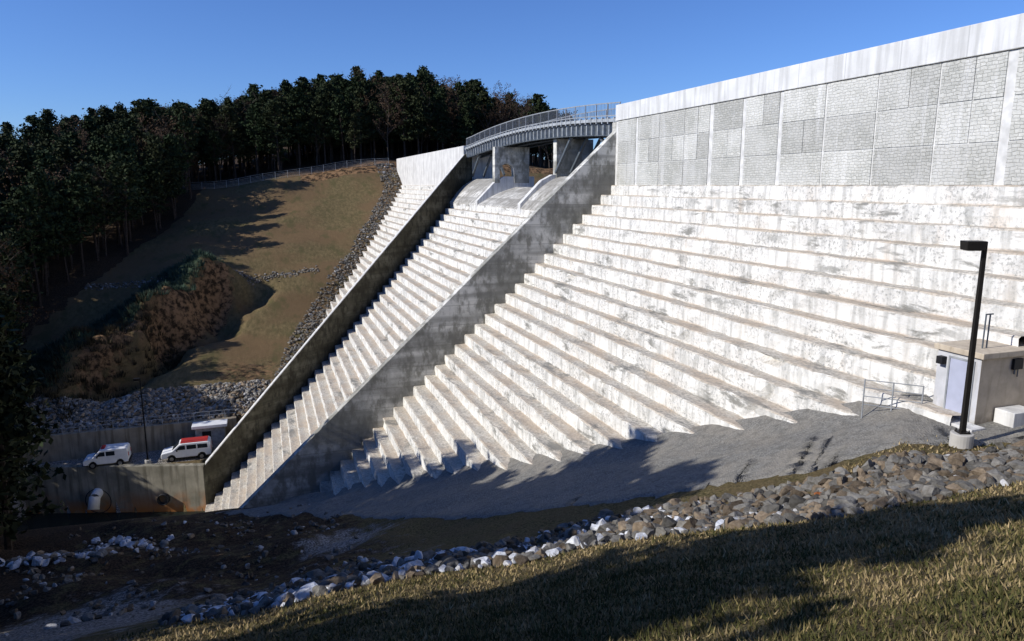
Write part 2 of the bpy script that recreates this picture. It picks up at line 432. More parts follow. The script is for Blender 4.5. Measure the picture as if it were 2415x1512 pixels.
for x in (-7.2, 28.2):
    for off in (-.03, .83): Vv.append((*wq(x, off), ztop(x) + .14))
mb.add(Vv, [(0, 1, 3, 2), (4, 6, 7, 5), (0, 4, 5, 1), (2, 3, 7, 6), (0, 2, 6, 4), (1, 5, 7, 3)])
mb.obj('wall_cap', M_CREST, dam)

mb = MB(); mb.box((X0, -30, -20), (33, 56.0, 5.25)); mb.obj('crest_block_near', M_STRIP, dam)
mb = MB(); mb.box((X0 - .12, -30, 5.27), (33.1, 55.98, 6.55)); mb.obj('parapet_near', M_PARA, dam, .03)
mb = MB(); mb.box((X0, 105.0, -20), (33, 161, 5.7)); mb.obj('crest_wall_far', M_CREST, dam, .05)
# stone panels, each slightly proud
V = []; F = []; T = []
pitch = 3.4
y = 55.6
while y > -29:
    gap = R.choice([.10, .14, .35, .45])
    wdt = pitch - gap
    for row in range(3):
        z0 = row * 1.75 + .02; z1 = z0 + 1.70
        parts = [(y - wdt, y)] if R.random() < .6 else [(y - wdt, y - wdt * .55), (y - wdt * .535, y)]
        for (ya, yb) in parts:
            b = len(V); xf = X0 - .035 - R.random() * .02
            V += [(xf, ya, z0), (xf, yb, z0), (xf, yb, z1), (xf, ya, z1), (X0 + .05, ya, z0), (X0 + .05, yb, z0), (X0 + .05, yb, z1), (X0 + .05, ya, z1)]
            F += [(b, b+1, b+2, b+3), (b, b+4, b+5, b+1), (b+3, b+2, b+6, b+7), (b, b+3, b+7, b+4), (b+1, b+5, b+6, b+2)]
            g = R.uniform(.74, 1.0) if R.random() < .65 else R.uniform(1.08, 1.25)
            T += [(g, g, g * .98, 1)] * 8
    y -= pitch
me = fast_mesh('stone_panels', V, F)
ca = me.color_attributes.new('tone', 'FLOAT_COLOR', 'POINT'); ca.data.foreach_set('color', np.array(T, np.float32).ravel())
add_obj('stone_panels', me, M_ASH, dam)

def ogee(name, ya, yb, zc, xc):
    xend = X0 - .35 - 3 * STEP * SL; zend = -3 * STEP + .02
    pts = [(34, zc - 2.5), (33, zc - .5), (xc + .8, zc - .05), (xc, zc)]
    for i in range(1, 13):
        t = i / 12; pts.append((xc + (xend - xc) * t, zc + (zend - zc) * (.35 * t + .65 * t ** 1.8)))
    mb = MB(); mb.prism_y(pts + [(xend, -20), (34, -20)], ya, yb); return mb.obj(name, M_OGEE, dam)
ogee('ogee_crest_centre', 72.4, 87.6, -.2, 30.8)
ogee('ogee_crest_near', 56.8, 71.6, .9, 29.8)
ogee('ogee_crest_far', 88.4, 103.6, .9, 29.8)
for yy, nm in ((72, 'bay_wall_near'), (88, 'bay_wall_far')):
    mb = MB(); mb.prism_y([(25.4, -3), (25.4, -1.9), (27.8, .5), (29, 1.1), (33, 1.1), (33, -10)], yy - .4, yy + .4); mb.obj(nm, M_CREST, dam, .03)

# ------------------------------------------------------------------ bridge (cambered)
br = empty('crest_bridge')
def camber(x, y, z): return (x, y, z + .95 * max(0, 1 - ((y - 79) / 24.5) ** 2))
mb = MB(); mb.lbox((28.7, 56.02, 5.1), (33.2, 104.6, 5.4)); mb.warp(camber); mb.obj('deck', M_CONC, br)
mb = MB()
for x in (28.9, 30.8, 32.8): mb.lbox((x, 56.1, 4.0), (x + .12, 104.5, 5.08)); mb.lbox((x - .12, 56.1, 3.94), (x + .24, 104.5, 4.0))
y = 57.
while y < 100.5:
    mb.beam((29, y, 4.3), (32.8, y, 4.3), .15); mb.beam((29, y, 4.3), (32.8, y + 4, 4.3), .1); y += 4
mb.warp(camber); mb.obj('girders', M_STEELD, br)
mb = MB()
for x in (28.72, 33.1):
    y = 56.1
    while y < 104.5:
        mb.box((x, y, 5.41), (x + .07, y + .07, 6.7)); y += 2.3
    for z in (5.6, 6.64): mb.lbox((x + .01, 56.05, z), (x + .07, 104.5, z + .09))
    y = 56.3
    while y < 104.5:
        mb.box((x + .02, y, 5.62), (x + .045, y + .025, 6.65)); y += .28
mb.warp(camber); mb.obj('railing', M_STEEL, br)
mb = MB()
y = 56.6
while y < 104.4:
    mb.box((28.60, y, 4.02), (28.895, y + .14, 5.09)); mb.box((28.45, y, 4.95), (28.66, y + .14, 5.5)); y += 1.15
mb.lbox((28.5, 56.05, 5.12), (28.66, 104.5, 5.38))
mb.warp(camber); mb.obj('brackets', simple('bracket_steel', (.42, .44, .45), .5, .2), br)
mb = MB(); zt = 4.76
mb.prism_y([(29.4, -.5), (29.4, zt), (33.6, zt), (33.6, -.5)], 71.5, 72.45)
arch = [(28.4 + .9 - .9 * math.cos(t), 1.7 + 1.0 * math.sin(t)) for t in np.linspace(0, math.pi, 9)]
zt = 4.72
mb.prism_y([(27.7, .3), (27.7, zt), (32.3, zt), (32.3, .3), (30.3, .3)] + arch[::-1] + [(28.35, .3)], 87.55, 88.45)
mb.obj('piers', M_TRAIN, br, .03)
mb = MB()
for ya, yb in ((56.9, 61), (71.4, 67.4), (88.6, 92.5), (103.4, 99.5)):
    for x in (29.3, 31, 32.5): mb.beam((x, ya, 1.3), camber(x, yb, 3.95), .25, .25)
mb.obj('struts', M_STEELD, br)

# ------------------------------------------------------------------ stilling-basin wall, pipes, retaining wall
bw = empty('stilling_basin_wall')
d = Vector((-16.3, 5.0, 0)).normalized(); nrm = Vector((-d.y, d.x, 0))
if nrm.y > 0: nrm = -nrm
def bwp(s, off, z): p = Vector((-7.4, 77.0, 0)) + d * s - nrm * off; return (p.x, p.y, z)
def mat_rust():
    n = N('rust_stained_concrete')
    c = n.mix(n.ramp(n.noise(.6, detail=6), .35, .65), (.20, .185, .14), (.34, .31, .24))
    c = n.mix(n.ramp(n.noise(1, k=(1.8, 1.8, .2), detail=5), .48, .66, 0, .7), c, (.10, .09, .065))
    lowm = n.math('MULTIPLY', n.ramp(n.z, -33.6, -31.0, 1, 0), n.ramp(n.noise(.45, detail=4), .38, .54))
    c = n.mix(lowm, c, (.42, .16, .04)); n.bump(n.noise(6), .4, .05)
    return n.done(c, .9)
M_RUST = mat_rust()
mb = MB(); Vv = []
for z in (-36, -28.45):
    for s, o in ((0, 0), (22, 0), (22, .7), (0, .7)): Vv.append(bwp(s, o, z))
mb.add(Vv, [(0, 1, 2, 3), (4, 7, 6, 5), (0, 4, 5, 1), (1, 5, 6, 2), (2, 6, 7, 3), (3, 7, 4, 0)]); mb.obj('wall', M_RUST, bw, .04)
def tube(mb, c, ax, r0, r1, L, m=0, n=20, wall=.08):
    c = Vector(c); ax = Vector(ax).normalized(); a = ax.cross(Vector((0, 0, 1))).normalized(); b = ax.cross(a)
    V = []
    for (s, r) in ((0, r0), (L, r1), (L, r1 - wall), (0, r0 - wall)):
        for i in range(n):
            t = 2 * math.pi * i / n; V.append(c + ax * s + a * math.cos(t) * r + b * math.sin(t) * r)
    F = []
    for k in range(3):
        for i in range(n): j = (i + 1) % n; F.append((k*n+i, k*n+j, (k+1)*n+j, (k+1)*n+i))
    F.append(tuple(3 * n + i for i in range(n)))
    mb.add(V, F, m)
M_WHITE = simple('white_paint', (.75, .75, .74), .4, 0, .05)
mb = MB()
tube(mb, bwp(10.9, .1, -31.2), nrm + Vector((0, 0, -.4)), .5, .5, .8, 0); tube(mb, bwp(10.9, -.7, -31.4), Vector((nrm.x * .5, nrm.y * .5, -1.2)), .52, .55, 1.3, 0)
mb.obj('white_pipe_outlet', M_WHITE, bw, 0, True)
mb = MB(); tube(mb, bwp(4.2, .1, -32.0), nrm, .6, .6, .6, 0); tube(mb, bwp(11.0, .1, -32.2), nrm, 1.35, 1.35, .12); mb.obj('dark_pipe_outlet', M_BLACK, bw, 0, True)

rw = empty('retaining_wall')
mb = MB()
mb.box((-31, 83.7, -29), (-4.2, 84.3, -25.75)); o = mb.obj('wall', mat_smooth('tan_wall_concrete', (.26, .22, .16), (.36, .31, .23), (.16, .13, .09)), rw, .03)
mb = MB()
xx = -31.
while xx < -4.2: mb.box((xx, 83.9, -25.75), (xx + .06, 83.96, -24.75)); xx += 1.6
for z in (-24.8, -25.2): mb.box((-31, 83.91, z), (-4.2, 83.95, z + .05))
mb.obj('railing', M_STEEL, rw)

cb = empty('control_building')
mb = MB(); mb.box((-8.4, 82.2, -28.6), (-5.4, 83.6, -26.1)); mb.obj('walls', simple('grey_metal_siding', (.33, .33, .33), .6), cb, .03)
mb = MB(); mb.box((-8.7, 81.9, -26.08), (-5.1, 83.65, -25.75)); mb.obj('roof', M_WHITE, cb, .03)
mb = MB(); mb.box((-7.7, 82.17, -28.55), (-6.8, 82.2, -26.5)); mb.obj('door', M_BLACK, cb)

# ------------------------------------------------------------------ vans
M_GLASS = simple('dark_glass', (.02, .025, .03), .08, 0, .1); M_RED = simple('red_paint', (.38, .035, .03), .5, 0, .1)
M_TYRE = simple('tyre_rubber', (.02, .02, .02), .85, 0, .1); M_HUB = simple('wheel_rim', (.4, .4, .4), .35, .7, .1)
def van(x, y, z, L, name, full):
    e = empty(name); e.location = (x, y, z)
    k = L / 4.8
    prof = [(0, .42), (.02, .85), (.15, 1.0), (1.05, 1.16), (1.75, 1.80), (2.1, 1.9), (4.55, 1.9), (4.74, 1.75), (4.8, .95), (4.8, .42),
            (4.3, .40), (4.22, .62), (4.05, .76), (3.8, .78), (3.57, .68), (3.45, .40), (1.42, .40), (1.34, .62), (1.16, .76), (.92, .78), (.68, .66), (.58, .40)]
    mb = MB(); mb.prism_y([(a * k, b) for a, b in prof], -.92, .92, 0); mb.obj('body', M_WHITE, e, .06)
    mb = MB()
    for s in (-1, 1):
        y0, y1 = (.90, .935) if s > 0 else (-.935, -.90)
        mb.prism_y([(1.42*k, 1.25), (1.85*k, 1.68), (2.35*k, 1.70), (2.35*k, 1.25)], y0, y1)
        mb.prism_y([(2.48*k, 1.25), (2.48*k, 1.70), (3.4*k, 1.70), (3.4*k, 1.25)], y0, y1)
        if full: mb.prism_y([(3.52*k, 1.25), (3.52*k, 1.70), (4.45*k, 1.68), (4.5*k, 1.25)], y0, y1)
    mb.add([(1.1*k-.03, -.75, 1.22), (1.1*k-.03, .75, 1.22), (1.74*k-.03, .68, 1.79), (1.74*k-.03, -.68, 1.79)], [(0, 1, 2, 3)])
    mb.obj('windows', M_GLASS, e)
    mb = MB()
    for wx in (1.0, 3.87):
        for s in (-1, 1):
            mb.beam((wx*k, s*.70, .34), (wx*k, s*.93, .34), .68, .68, 0, 20); mb.beam((wx*k, s*.93, .34), (wx*k, s*.945, .34), .38, .38, 1, 14)
    mb.obj('wheels', [M_TYRE, M_HUB], e)
    mb = MB()
    mb.box((4.79*k, -.8, 1.0), (4.83*k, -.62, 1.4)); mb.box((4.79*k, .62, 1.0), (4.83*k, .8, 1.4))
    if full: mb.box((1.9*k, -.78, 1.91), (4.5*k, .78, 1.96))
    else: mb.box((1.9*k, -.5, 1.91), (2.3*k, .5, 2.0))
    mb.obj('red_roof_and_lights', M_RED, e, .01)
    mb = MB(); mb.box((-.08, -.88, .38), (.1, .88, .6)); mb.box((4.76*k, -.88, .38), (4.9*k, .88, .6)); mb.box((1.5*k, -1.12, 1.15), (1.62*k, -.94, 1.38)); mb.obj('bumpers_mirrors', M_BLACK, e, .02)
van(-18.9, 80.9, -28.6, 4.2, 'white_van', False); van(-11.6, 80.3, -28.6, 4.9, 'white_van', True)

# ------------------------------------------------------------------ valve house and fittings
vh = empty('valve_house')
hx, hy = 20.9, 15.9
mb = MB(); mb.box((hx, hy, -8.4), (hx + 4.4, hy + 1.55, -5.32), 0)
o = mb.obj('walls', [M_HOUSEW, M_HOUSEB], vh, .01)
for p in o.data.polygons:
    if p.normal.y < -.5: p.material_index = 1
mb = MB(); mb.box((hx - .1, hy - .12, -5.31), (hx + 4.5, hy + 1.65, -5.12)); mb.obj('roof_slab', M_HOUSEB, vh, .02)
mb = MB(); mb.box((hx - .03, hy + .25, -7.42), (hx + .0 - .002, hy + 1.05, -5.5)); mb.obj('door', M_DOOR, vh, .008)
mb = MB()
mb.box((hx - .045, hy + .19, -7.42), (hx - .002, hy + .247, -5.44)); mb.box((hx - .045, hy + 1.053, -7.42), (hx - .002, hy + 1.11, -5.44)); mb.box((hx - .045, hy + .248, -5.497), (hx - .002, hy + 1.052, -5.44))
mb.obj('door_frame', M_STEEL, vh)
mb = MB(); mb.box((hx - .22, hy + 1.2, -5.75), (hx - .003, hy + 1.42, -5.5)); mb.box((hx - .06, hy + .32, -6.5), (hx - .035, hy + .38, -6.3)); mb.box((hx + 1.3, hy - .1, -5.75), (hx + 1.7, hy - .003, -5.4)); mb.obj('wall_light', M_BLACK, vh, .01)
mb = MB()
for dx in (.6, .78): mb.beam((hx + dx, hy + .5, -5.12), (hx + dx, hy + .5, -4.0), .05, n=8)
mb.beam((hx + .6, hy + .5, -4.02), (hx + .9, hy + .5, -4.02), .05, n=8); mb.beam((hx + 1.4, hy - .05, -5.9), (hx + 1.4, hy - .05, -5.45), .05, n=8)
mb.beam((hx + 1.55, hy - .05, -6.0), (hx + 1.55, hy - .05, -5.45), .04, n=8)
mb.obj('conduits', M_STEELD, vh)
mb = MB(); mb.box((hx + .75, 15.2, -8), (22.7, 15.85, -6.95)); mb.box((hx - .6, hy - .4, -8), (hx - .01, hy + 1.9, -7.42)); mb.obj('concrete_steps', M_CREST, vh, .02)

g = empty('metal_gate')
mb = MB(); a = Vector((20.6, 17.6, 0)); b = Vector((19.4, 18.9, 0))
for t in (0, .5, 1):
    p = a.lerp(b, t); mb.beam((p.x, p.y, -8.6), (p.x, p.y, -6.6), .05, n=8)
for z in (-6.62, -6.9, -7.2, -7.5): mb.beam((a.x, a.y, z), (b.x, b.y, z), .035, n=6)
mb.obj('gate_frame', M_STEEL, g)

def lamp(name, x, y, z, h, ang, hl=.58):
    e = empty(name); e.location = (x, y, z); e.rotation_euler = (0, 0, ang)
    mb = MB(); mb.beam((0, 0, -.6), (0, 0, .42), .62, .62, n=24); mb.obj('concrete_base', M_CONC, e, .03)
    mb = MB(); mb.beam((0, 0, .42), (0, 0, .47), .30, .30); mb.beam((0, 0, .47), (0, 0, h), .13, .13, w2=.10)
    for i, j in ((-1, -1), (1, -1), (1, 1), (-1, 1)): mb.beam((i * .12, j * .12, .47), (i * .12, j * .12, .53), .035, n=6)
    mb.box((.0, -.04, h - .16), (.14, .04, h - .08)); mb.obj('pole', M_BRONZE, e)
    mb = MB(); a0 = .08; mb.add([(a0, -.18, h - .24), (hl, -.18, h - .24), (hl, .18, h - .24), (a0, .18, h - .24), (a0 - .03, -.2, h + .02), (hl + .02, -.2, h + .02), (hl + .02, .2, h + .02), (a0 - .03, .2, h + .02)],
                      [(0,3,2,1),(4,5,6,7),(0,1,5,4),(1,2,6,5),(2,3,7,6),(3,0,4,7)])
    mb.obj('lamp_head', M_BRONZE, e, .02)
    mb = MB(); mb.box((a0 + .06, -.13, h - .255), (hl - .06, .13, h - .242)); mb.obj('lens', M_WHITE, e)
zl = float(H(19.15, 14.9)) + .0
lamp('street_lamp', 19.15, 14.9, zl, -1.55 - zl, math.radians(160))
lamp('street_lamp', -12.9, 79.9, -28.6, 9.2, math.radians(180))

fe = empty('chain_link_fence'); mb = MB()
pts = [(27, 163), (18, 163.5), (8, 163.5), (-2, 164), (-14, 165), (-24, 168)]
pp = []
for (a, b) in zip(pts[:-1], pts[1:]):
    nn = int(math.hypot(b[0]-a[0], b[1]-a[1]) / 2.4)
    for i in range(nn): t = i / nn; pp.append((a[0]+(b[0]-a[0])*t, a[1]+(b[1]-a[1])*t))
prev = None
for p in pp:
    z = float(H(*p)); mb.beam((p[0], p[1], z - .2), (p[0], p[1], z + 1.5), .08, n=5)
    if prev is not None:
        for hh in (.1, .35, .6, .85, 1.1, 1.45): mb.beam((prev[0], prev[1], prev[2] + hh), (p[0], p[1], z + hh), .04, n=4)
    prev = (p[0], p[1], z)
mb.obj('posts_and_mesh', simple('fence_metal', (.36, .37, .37), .5, .3), fe)

# ------------------------------------------------------------------ rocks
import bmesh
protos = []
for s in range(14):
    bm = bmesh.new(); bmesh.ops.create_icosphere(bm, subdivisions=2, radius=.5)
    v = np.array([x.co[:] for x in bm.verts]); bm.free()
    r = np.random.default_rng(s + 50)
    for k in range(16):
        nn = r.normal(size=3); nn /= np.linalg.norm(nn); dd = r.uniform(.16, .36)
        dp = v @ nn; v = v - np.outer(np.maximum(dp - dd, 0), nn)
    v *= r.uniform(.65, 1.35, 3)
    bm = bmesh.new()
    for c in v: bm.verts.new(c)
    bmesh.ops.convex_hull(bm, input=bm.verts)
    bmesh.ops.delete(bm, geom=[x for x in bm.verts if not x.link_faces], context='VERTS')
    bmesh.ops.dissolve_limit(bm, angle_limit=.28, verts=bm.verts, edges=bm.edges); bmesh.ops.triangulate(bm, faces=bm.faces)
    bm.verts.index_update()
    v = np.array([x.co[:] for x in bm.verts]); f = np.array([[q.index for q in p.verts] for p in bm.faces]); bm.free()
    protos.append((v * 1.25, f))
def rocks(name, xs, ys, size, tones, sink=.25, seed=1):
    r = np.random.default_rng(seed); Vs = []; Fs = []; Ts = []; off = 0
    zs = H(xs, ys)
    for i in range(len(xs)):
        v, f = protos[r.integers(len(protos))]
        a, b, c = r.uniform(0, 6.28, 3)
        Rm = np.array(Matrix.Rotation(a, 3, 'Z') @ Matrix.Rotation(b, 3, 'X') @ Matrix.Rotation(c, 3, 'Y'))
        s = size[i]; vv = (v @ Rm.T) * s * np.array([1, 1, .8]) + np.array([xs[i], ys[i], zs[i] + s * (.5 - sink) * .7])
        Vs.append(vv); Fs.append(f + off); off += len(vv); Ts.append(np.tile(tones[i], (len(vv), 1)))
    me = fast_mesh(name, np.concatenate(Vs), np.concatenate(Fs))
    T = np.concatenate(Ts); T = np.concatenate([T, np.ones((len(T), 1))], 1).astype(np.float32)
    ca = me.color_attributes.new('tone', 'FLOAT_COLOR', 'POINT'); ca.data.foreach_set('color', T.ravel())
    return add_obj(name, me, M_ROCK)
def tones(n, r, white=.06, orange=.004, base=.2):
    g = r.uniform(base * .45, base * 1.5, n)[:, None] * np.array([1.05, 1.0, .9])
    br_ = r.random(n) > .65; g[br_] *= np.array([1.12, .92, .72])
    k = r.random(n); g[k < white] = (.50, .50, .50); g[(k > white) & (k < white + orange)] = (.36, .13, .05)
    return g
Lc = resample(np.array([(22, 12.6), (17, 11.6), (13.3, 11.0), (10.7, 11.6), (7.2, 14.1), (3, 15.0), (-.3, 15.8), (-2.5, 16.8)], float), 200)
Uc = resample(np.array([(22, 14), (19, 13.9), (15.6, 14.9), (12.6, 17.2), (8.8, 20.4), (5, 21.5), (1.5, 22.5), (-2.5, 24)], float), 200)
n = 9000; ti = rng.random(n) ** .85; ii = (ti * 199).astype(int); w = rng.random(n)
keep = ~((ti > .55) & (w > .55) & (rng.random(n) < .75)) & ~((ti > .5) & (rng.random(n) < .2))
ii, w = ii[keep], w[keep]; n = len(ii)
xy = Lc[ii] * (1 - w)[:, None] + Uc[ii] * w[:, None] + rng.normal(0, .2, (n, 2))
sz = np.clip(rng.lognormal(-1.48, .45, n), .09, .56)
tn = tones(n, rng, .025, .003, .165)
lw = (ii > 95) & (rng.random(n) < .2); tn[lw] = (.66, .68, .72)
xy_all = [xy]; sz_all = [sz]; tn_all = [tn]
n2 = 1500; q2 = np.stack([rng.uniform(-13, 4, n2), rng.uniform(24, 52, n2)], 1)
kk = rng.random(n2) < (.15 + .85 * ((np.sin(q2[:, 0] * .8) * np.sin(q2[:, 1] * .5 + 1)) > .35)); q2 = q2[kk]
xy_all.append(q2); sz_all.append(rng.uniform(.1, .38, len(q2))); tn_all.append(tones(len(q2), rng, .12, 0, .16))
n3 = 420; q3 = np.stack([rng.normal(-11.0, 2.2, n3), rng.normal(42, 2.2, n3)], 1)
t3 = tones(n3, rng, 0, 0, .25); t3[rng.random(n3) < .5] = (.68, .70, .75)
xy_all.append(q3); sz_all.append(rng.uniform(.2, .6, n3)); tn_all.append(t3)
xy = np.concatenate(xy_all); sz = np.concatenate(sz_all); tn = np.concatenate(tn_all)
rocks('riprap', xy[:, 0], xy[:, 1], sz, tn, .3, 5)
n = 3400; xs = rng.uniform(-27, 1, n); ys = rng.uniform(84.4, 89.6, n)
rocks('riprap', xs, ys, rng.uniform(.3, .75, n), tones(n, rng, .04, .0, .26), .35, 6)
n = 600; xs = rng.uniform(-25, 8, n); ys = 119.5 + .06 * (xs + 8) + rng.normal(0, .5, n)
rocks('riprap', xs, ys, rng.uniform(.25, .5, n), tones(n, rng, .05, 0, .2), .35, 7)
n = 2600; ys = rng.uniform(86, 164, n); zg = zfar(ys); xg = X0 - .3 + SL * zg
xs = np.minimum(xg, 27) - rng.uniform(-1.2, 2.8, n)
ok = ys > wall_y(np.clip(xs, -7.4, 40)) + 1.0
rocks('riprap', xs[ok], ys[ok], rng.uniform(.3, .65, ok.sum()), tones(ok.sum(), rng, .02, 0, .18), .3, 8)

# ------------------------------------------------------------------ trees
def pine_mesh(seed, h=18., base=None, nb=70, full=1.):
    r = random.Random(seed); V = []; F = []; M = []
    def cone(p, q, r0, r1, n, m):
        p = Vector(p); q = Vector(q); dd = (q - p)
        if dd.length < 1e-4: return
        dd.normalize(); up = Vector((0, 0, 1)) if abs(dd.z) < .9 else Vector((1, 0, 0))
        a = dd.cross(up).normalized(); b = a.cross(dd); B = len(V)
        for c, rr in ((p, r0), (q, r1)):
            for i in range(n): t = 6.2832 * i / n; V.append(tuple(c + a * math.cos(t) * rr + b * math.sin(t) * rr))
        for i in range(n): j = (i + 1) % n; F.append((B + i, B + j, B + n + j, B + n + i)); M.append(m)
    bx, by = r.uniform(-.6, .6), r.uniform(-.6, .6)
    def tr(t): return Vector((bx * t * t + .15 * math.sin(t * 5 + seed), by * t * t, h * t))
    K = 9
    for i in range(K): cone(tr(i / K), tr((i + 1) / K), .22 * (1 - i / K) + .04, .22 * (1 - (i + 1) / K) + .04, 6, 0)
    base = base if base is not None else r.uniform(.22, .42)
    for i in range(nb):
        t = base + (1 - base) * ((i + r.random()) / nb) ** .9; u = (t - base) / (1 - base)
        Lb = (3.1 * full * math.sin(math.pi * min(1, .3 + .72 * u)) ** .8 * r.uniform(.5, 1.15) + .3)
        an = r.uniform(0, 6.2832); p = tr(t); up_ = r.uniform(-.15, .5) + .4 * u
        dirv = Vector((math.cos(an), math.sin(an), up_)).normalized(); q = p + dirv * Lb
        cone(p, q, .05, .015, 3, 0)
        for j in range(3):
            c = p + dirv * Lb * (.45 + .27 * j) + Vector((r.uniform(-.3, .3), r.uniform(-.3, .3), r.uniform(-.1, .3)))
            cr = r.uniform(.5, .9)
            for _ in range(10):
                o = Vector((r.gauss(0, 1), r.gauss(0, 1), r.gauss(0, .55))) * cr * .5; cc = c + o; s = r.uniform(.2, .42)
                a = Vector((r.gauss(0, 1), r.gauss(0, 1), r.gauss(0, 1))).normalized(); b = a.cross(Vector((r.gauss(0, 1), r.gauss(0, 1), r.gauss(0, 1)))).normalized()
                B = len(V); V.extend([tuple(cc - a * s), tuple(cc + b * s * .55), tuple(cc + a * s), tuple(cc - b * s * .55)]); F.append((B, B + 1, B + 2, B + 3)); M.append(1)
    return fast_mesh('pine_tree', V, F, False, M)
def bare_mesh(seed, h=11., leaves=0):
    r = random.Random(seed); V = []; F = []; M = []
    def cone(p, q, r0, r1, n):
        dd = (q - p).normalized(); up = Vector((0, 0, 1)) if abs(dd.z) < .9 else Vector((1, 0, 0)); a = dd.cross(up).normalized(); b = a.cross(dd); B = len(V)
        for c, rr in ((p, r0), (q, r1)):
            for i in range(n): t = 6.2832 * i / n; V.append(tuple(c + a * math.cos(t) * rr + b * math.sin(t) * rr))
        for i in range(n): j = (i + 1) % n; F.append((B + i, B + j, B + n + j, B + n + i)); M.append(0)
    def grow(p, dr, L, rad, lev):
        segs = 3 if lev else 6
        for i in range(segs):
            dr = (dr + Vector((r.gauss(0, .09), r.gauss(0, .09), r.gauss(.03, .05)))).normalized(); q = p + dr * L / segs
            cone(p, q, rad * (1 - i / segs * .7), rad * (1 - (i + 1) / segs * .7), 5 if lev == 0 else 3)
            if lev < 3 and (lev > 0 or i >= 1):
                for _ in range(3 if lev == 0 else 2):
                    an = r.uniform(0, 6.28); side = Vector((math.cos(an), math.sin(an), r.uniform(.2, .9)))
                    grow(q, (dr * .5 + side * .8).normalized(), L * r.uniform(.32, .45), rad * .45, lev + 1)
            elif lev == 3 and leaves:
                for _ in range(leaves):
                    cc = q + Vector((r.gauss(0, .15), r.gauss(0, .15), r.gauss(0, .15))); s = .12; B = len(V)
                    a = Vector((r.gauss(0, 1), r.gauss(0, 1), r.gauss(0, 1))).normalized(); b = a.orthogonal().normalized()
                    V.extend([tuple(cc - a * s), tuple(cc + b * s), tuple(cc + a * s), tuple(cc - b * s)]); F.append((B, B+1, B+2, B+3)); M.append(1)
            p = q
    grow(Vector((0, 0, 0)), Vector((0, 0, 1)), h, .14, 0)
    return fast_mesh('bare_tree', V, F, False, M)
pines = [pine_mesh(s) for s in range(6)]
for m in pines: m.materials.append(M_BARK); m.materials.append(M_NEED)
bares = [bare_mesh(s + 30, 10.5, 1 if s < 2 else 0) for s in range(3)]
for m in bares: m.materials.append(M_TWIG); m.materials.append(M_DEADLEAF)
shade = [pine_mesh(s + 90, 18, .12, 95, 1.05) for s in range(3)]
for m in shade: m.materials.append(M_BARK); m.materials.append(M_NEED)

fc = bpy.data.collections.new('pine_forest')
def forest_tree(x, y, pine, sc):
    z = float(H(x, y)); m = R.choice(pines) if pine else R.choice(bares)
    o = bpy.data.objects.new('forest_pine' if pine else 'forest_bare_tree', m); fc.objects.link(o)
    o.location = (x, y, z - .2); o.rotation_euler = (R.uniform(-.03, .03), R.uniform(-.03, .03), R.uniform(0, 6.28)); o.scale = (sc * R.uniform(.9, 1.2),) * 2 + (sc,)
cnt = 0
y = 62.
while y < 236:
    sp = 3.4 if y < 200 else 4.2
    x = -100.
    while x < 98:
        px = x + R.uniform(-1.6, 1.6); py = y + R.uniform(-1.6, 1.6); x += sp
        if px > 30 and py < 172: continue
        if px > .43 * py: continue
        if py < 167 and px > float(xb(py)): continue
        if py < 171 and px > -12: continue
        if py < 82 and px > -31: continue
        if px < -.50 * py - 4: continue
        if px < float(xb(min(py, 165))) - 18 and R.random() < .55: continue
        pine = R.random() < (.84 if px < .30 * py else .45)
        forest_tree(px, py, pine, R.choice([.6, .72, .8, .85, .9, .95, 1.0]) * R.uniform(.94, 1.06) if pine else R.uniform(.8, 1.2)); cnt += 1
    y += sp
fo = bpy.data.objects.new('pine_forest', None); fo.instance_type = 'COLLECTION'; fo.instance_collection = fc; COL.objects.link(fo)

# trees on the near slope, downstream: their shadows cross the foreground
near = [(-17, 21, 1.3), (-20, 27, 1.45), (-17.5, 33, 1.15), (-22, 36, 1.3), (-19, 41, 1.25), (-26, 31, 1.35), (-24, 44, 1.3), (-15, 17.5, 1.0),
        (-12, 7.2, 1.06), (-15, 8.2, 1.12), (-9.5, 7.8, .9), (-20, 7.4, 1.2), (-27, 50, 1.3), (-21, 53, 1.2), (-30, 38, 1.35), (-14, 25, 1.15), (-24, 19, 1.3), (-26, 57, 1.2),
        (-21, 47, 1.2), (-30, 46, 1.4), (-18.5, 37, 1.1), (-34, 53, 1.4), (-16, 29, 1.2), (-22, 23, 1.4), (-16.3, 50, .8), (-18.6, 55.5, .95)]
for k, (x, y, s) in enumerate(near):
    o = add_obj('pine_tree', shade[k % 3]); o.location = (x, y, float(H(x, y)) - .2); o.scale = (s * 1.1, s * 1.1, s); o.rotation_euler = (0, 0, k * 1.7)

# scrub on the eroded ridge
def brush(name, n, place, hgt, mat, seed):
    r = np.random.default_rng(seed); Vs = []
    for _ in range(n):
        x, y = place(r); z = float(H(x, y)); k = r.integers(18, 34); rad = r.uniform(.25, .8)
        for _ in range(k):
            a = r.uniform(0, 6.28); rr = rad * math.sqrt(r.random()); hh = hgt * r.uniform(.4, 1.1)
            bx_, by_ = x + rr * math.cos(a), y + rr * math.sin(a); wd = r.uniform(.04, .09); b = r.uniform(0, 6.28)
            lx, ly = rr * math.cos(a) * .6 + r.normal(0, .1), rr * math.sin(a) * .6 + r.normal(0, .1)
            Vs += [(bx_ - wd * math.cos(b), by_ - wd * math.sin(b), z - .1), (bx_ + wd * math.cos(b), by_ + wd * math.sin(b), z - .1), (bx_ + lx, by_ + ly, z + hh)]
    add_obj(name, fast_mesh(name, Vs, np.arange(len(Vs)).reshape(-1, 3)), mat)
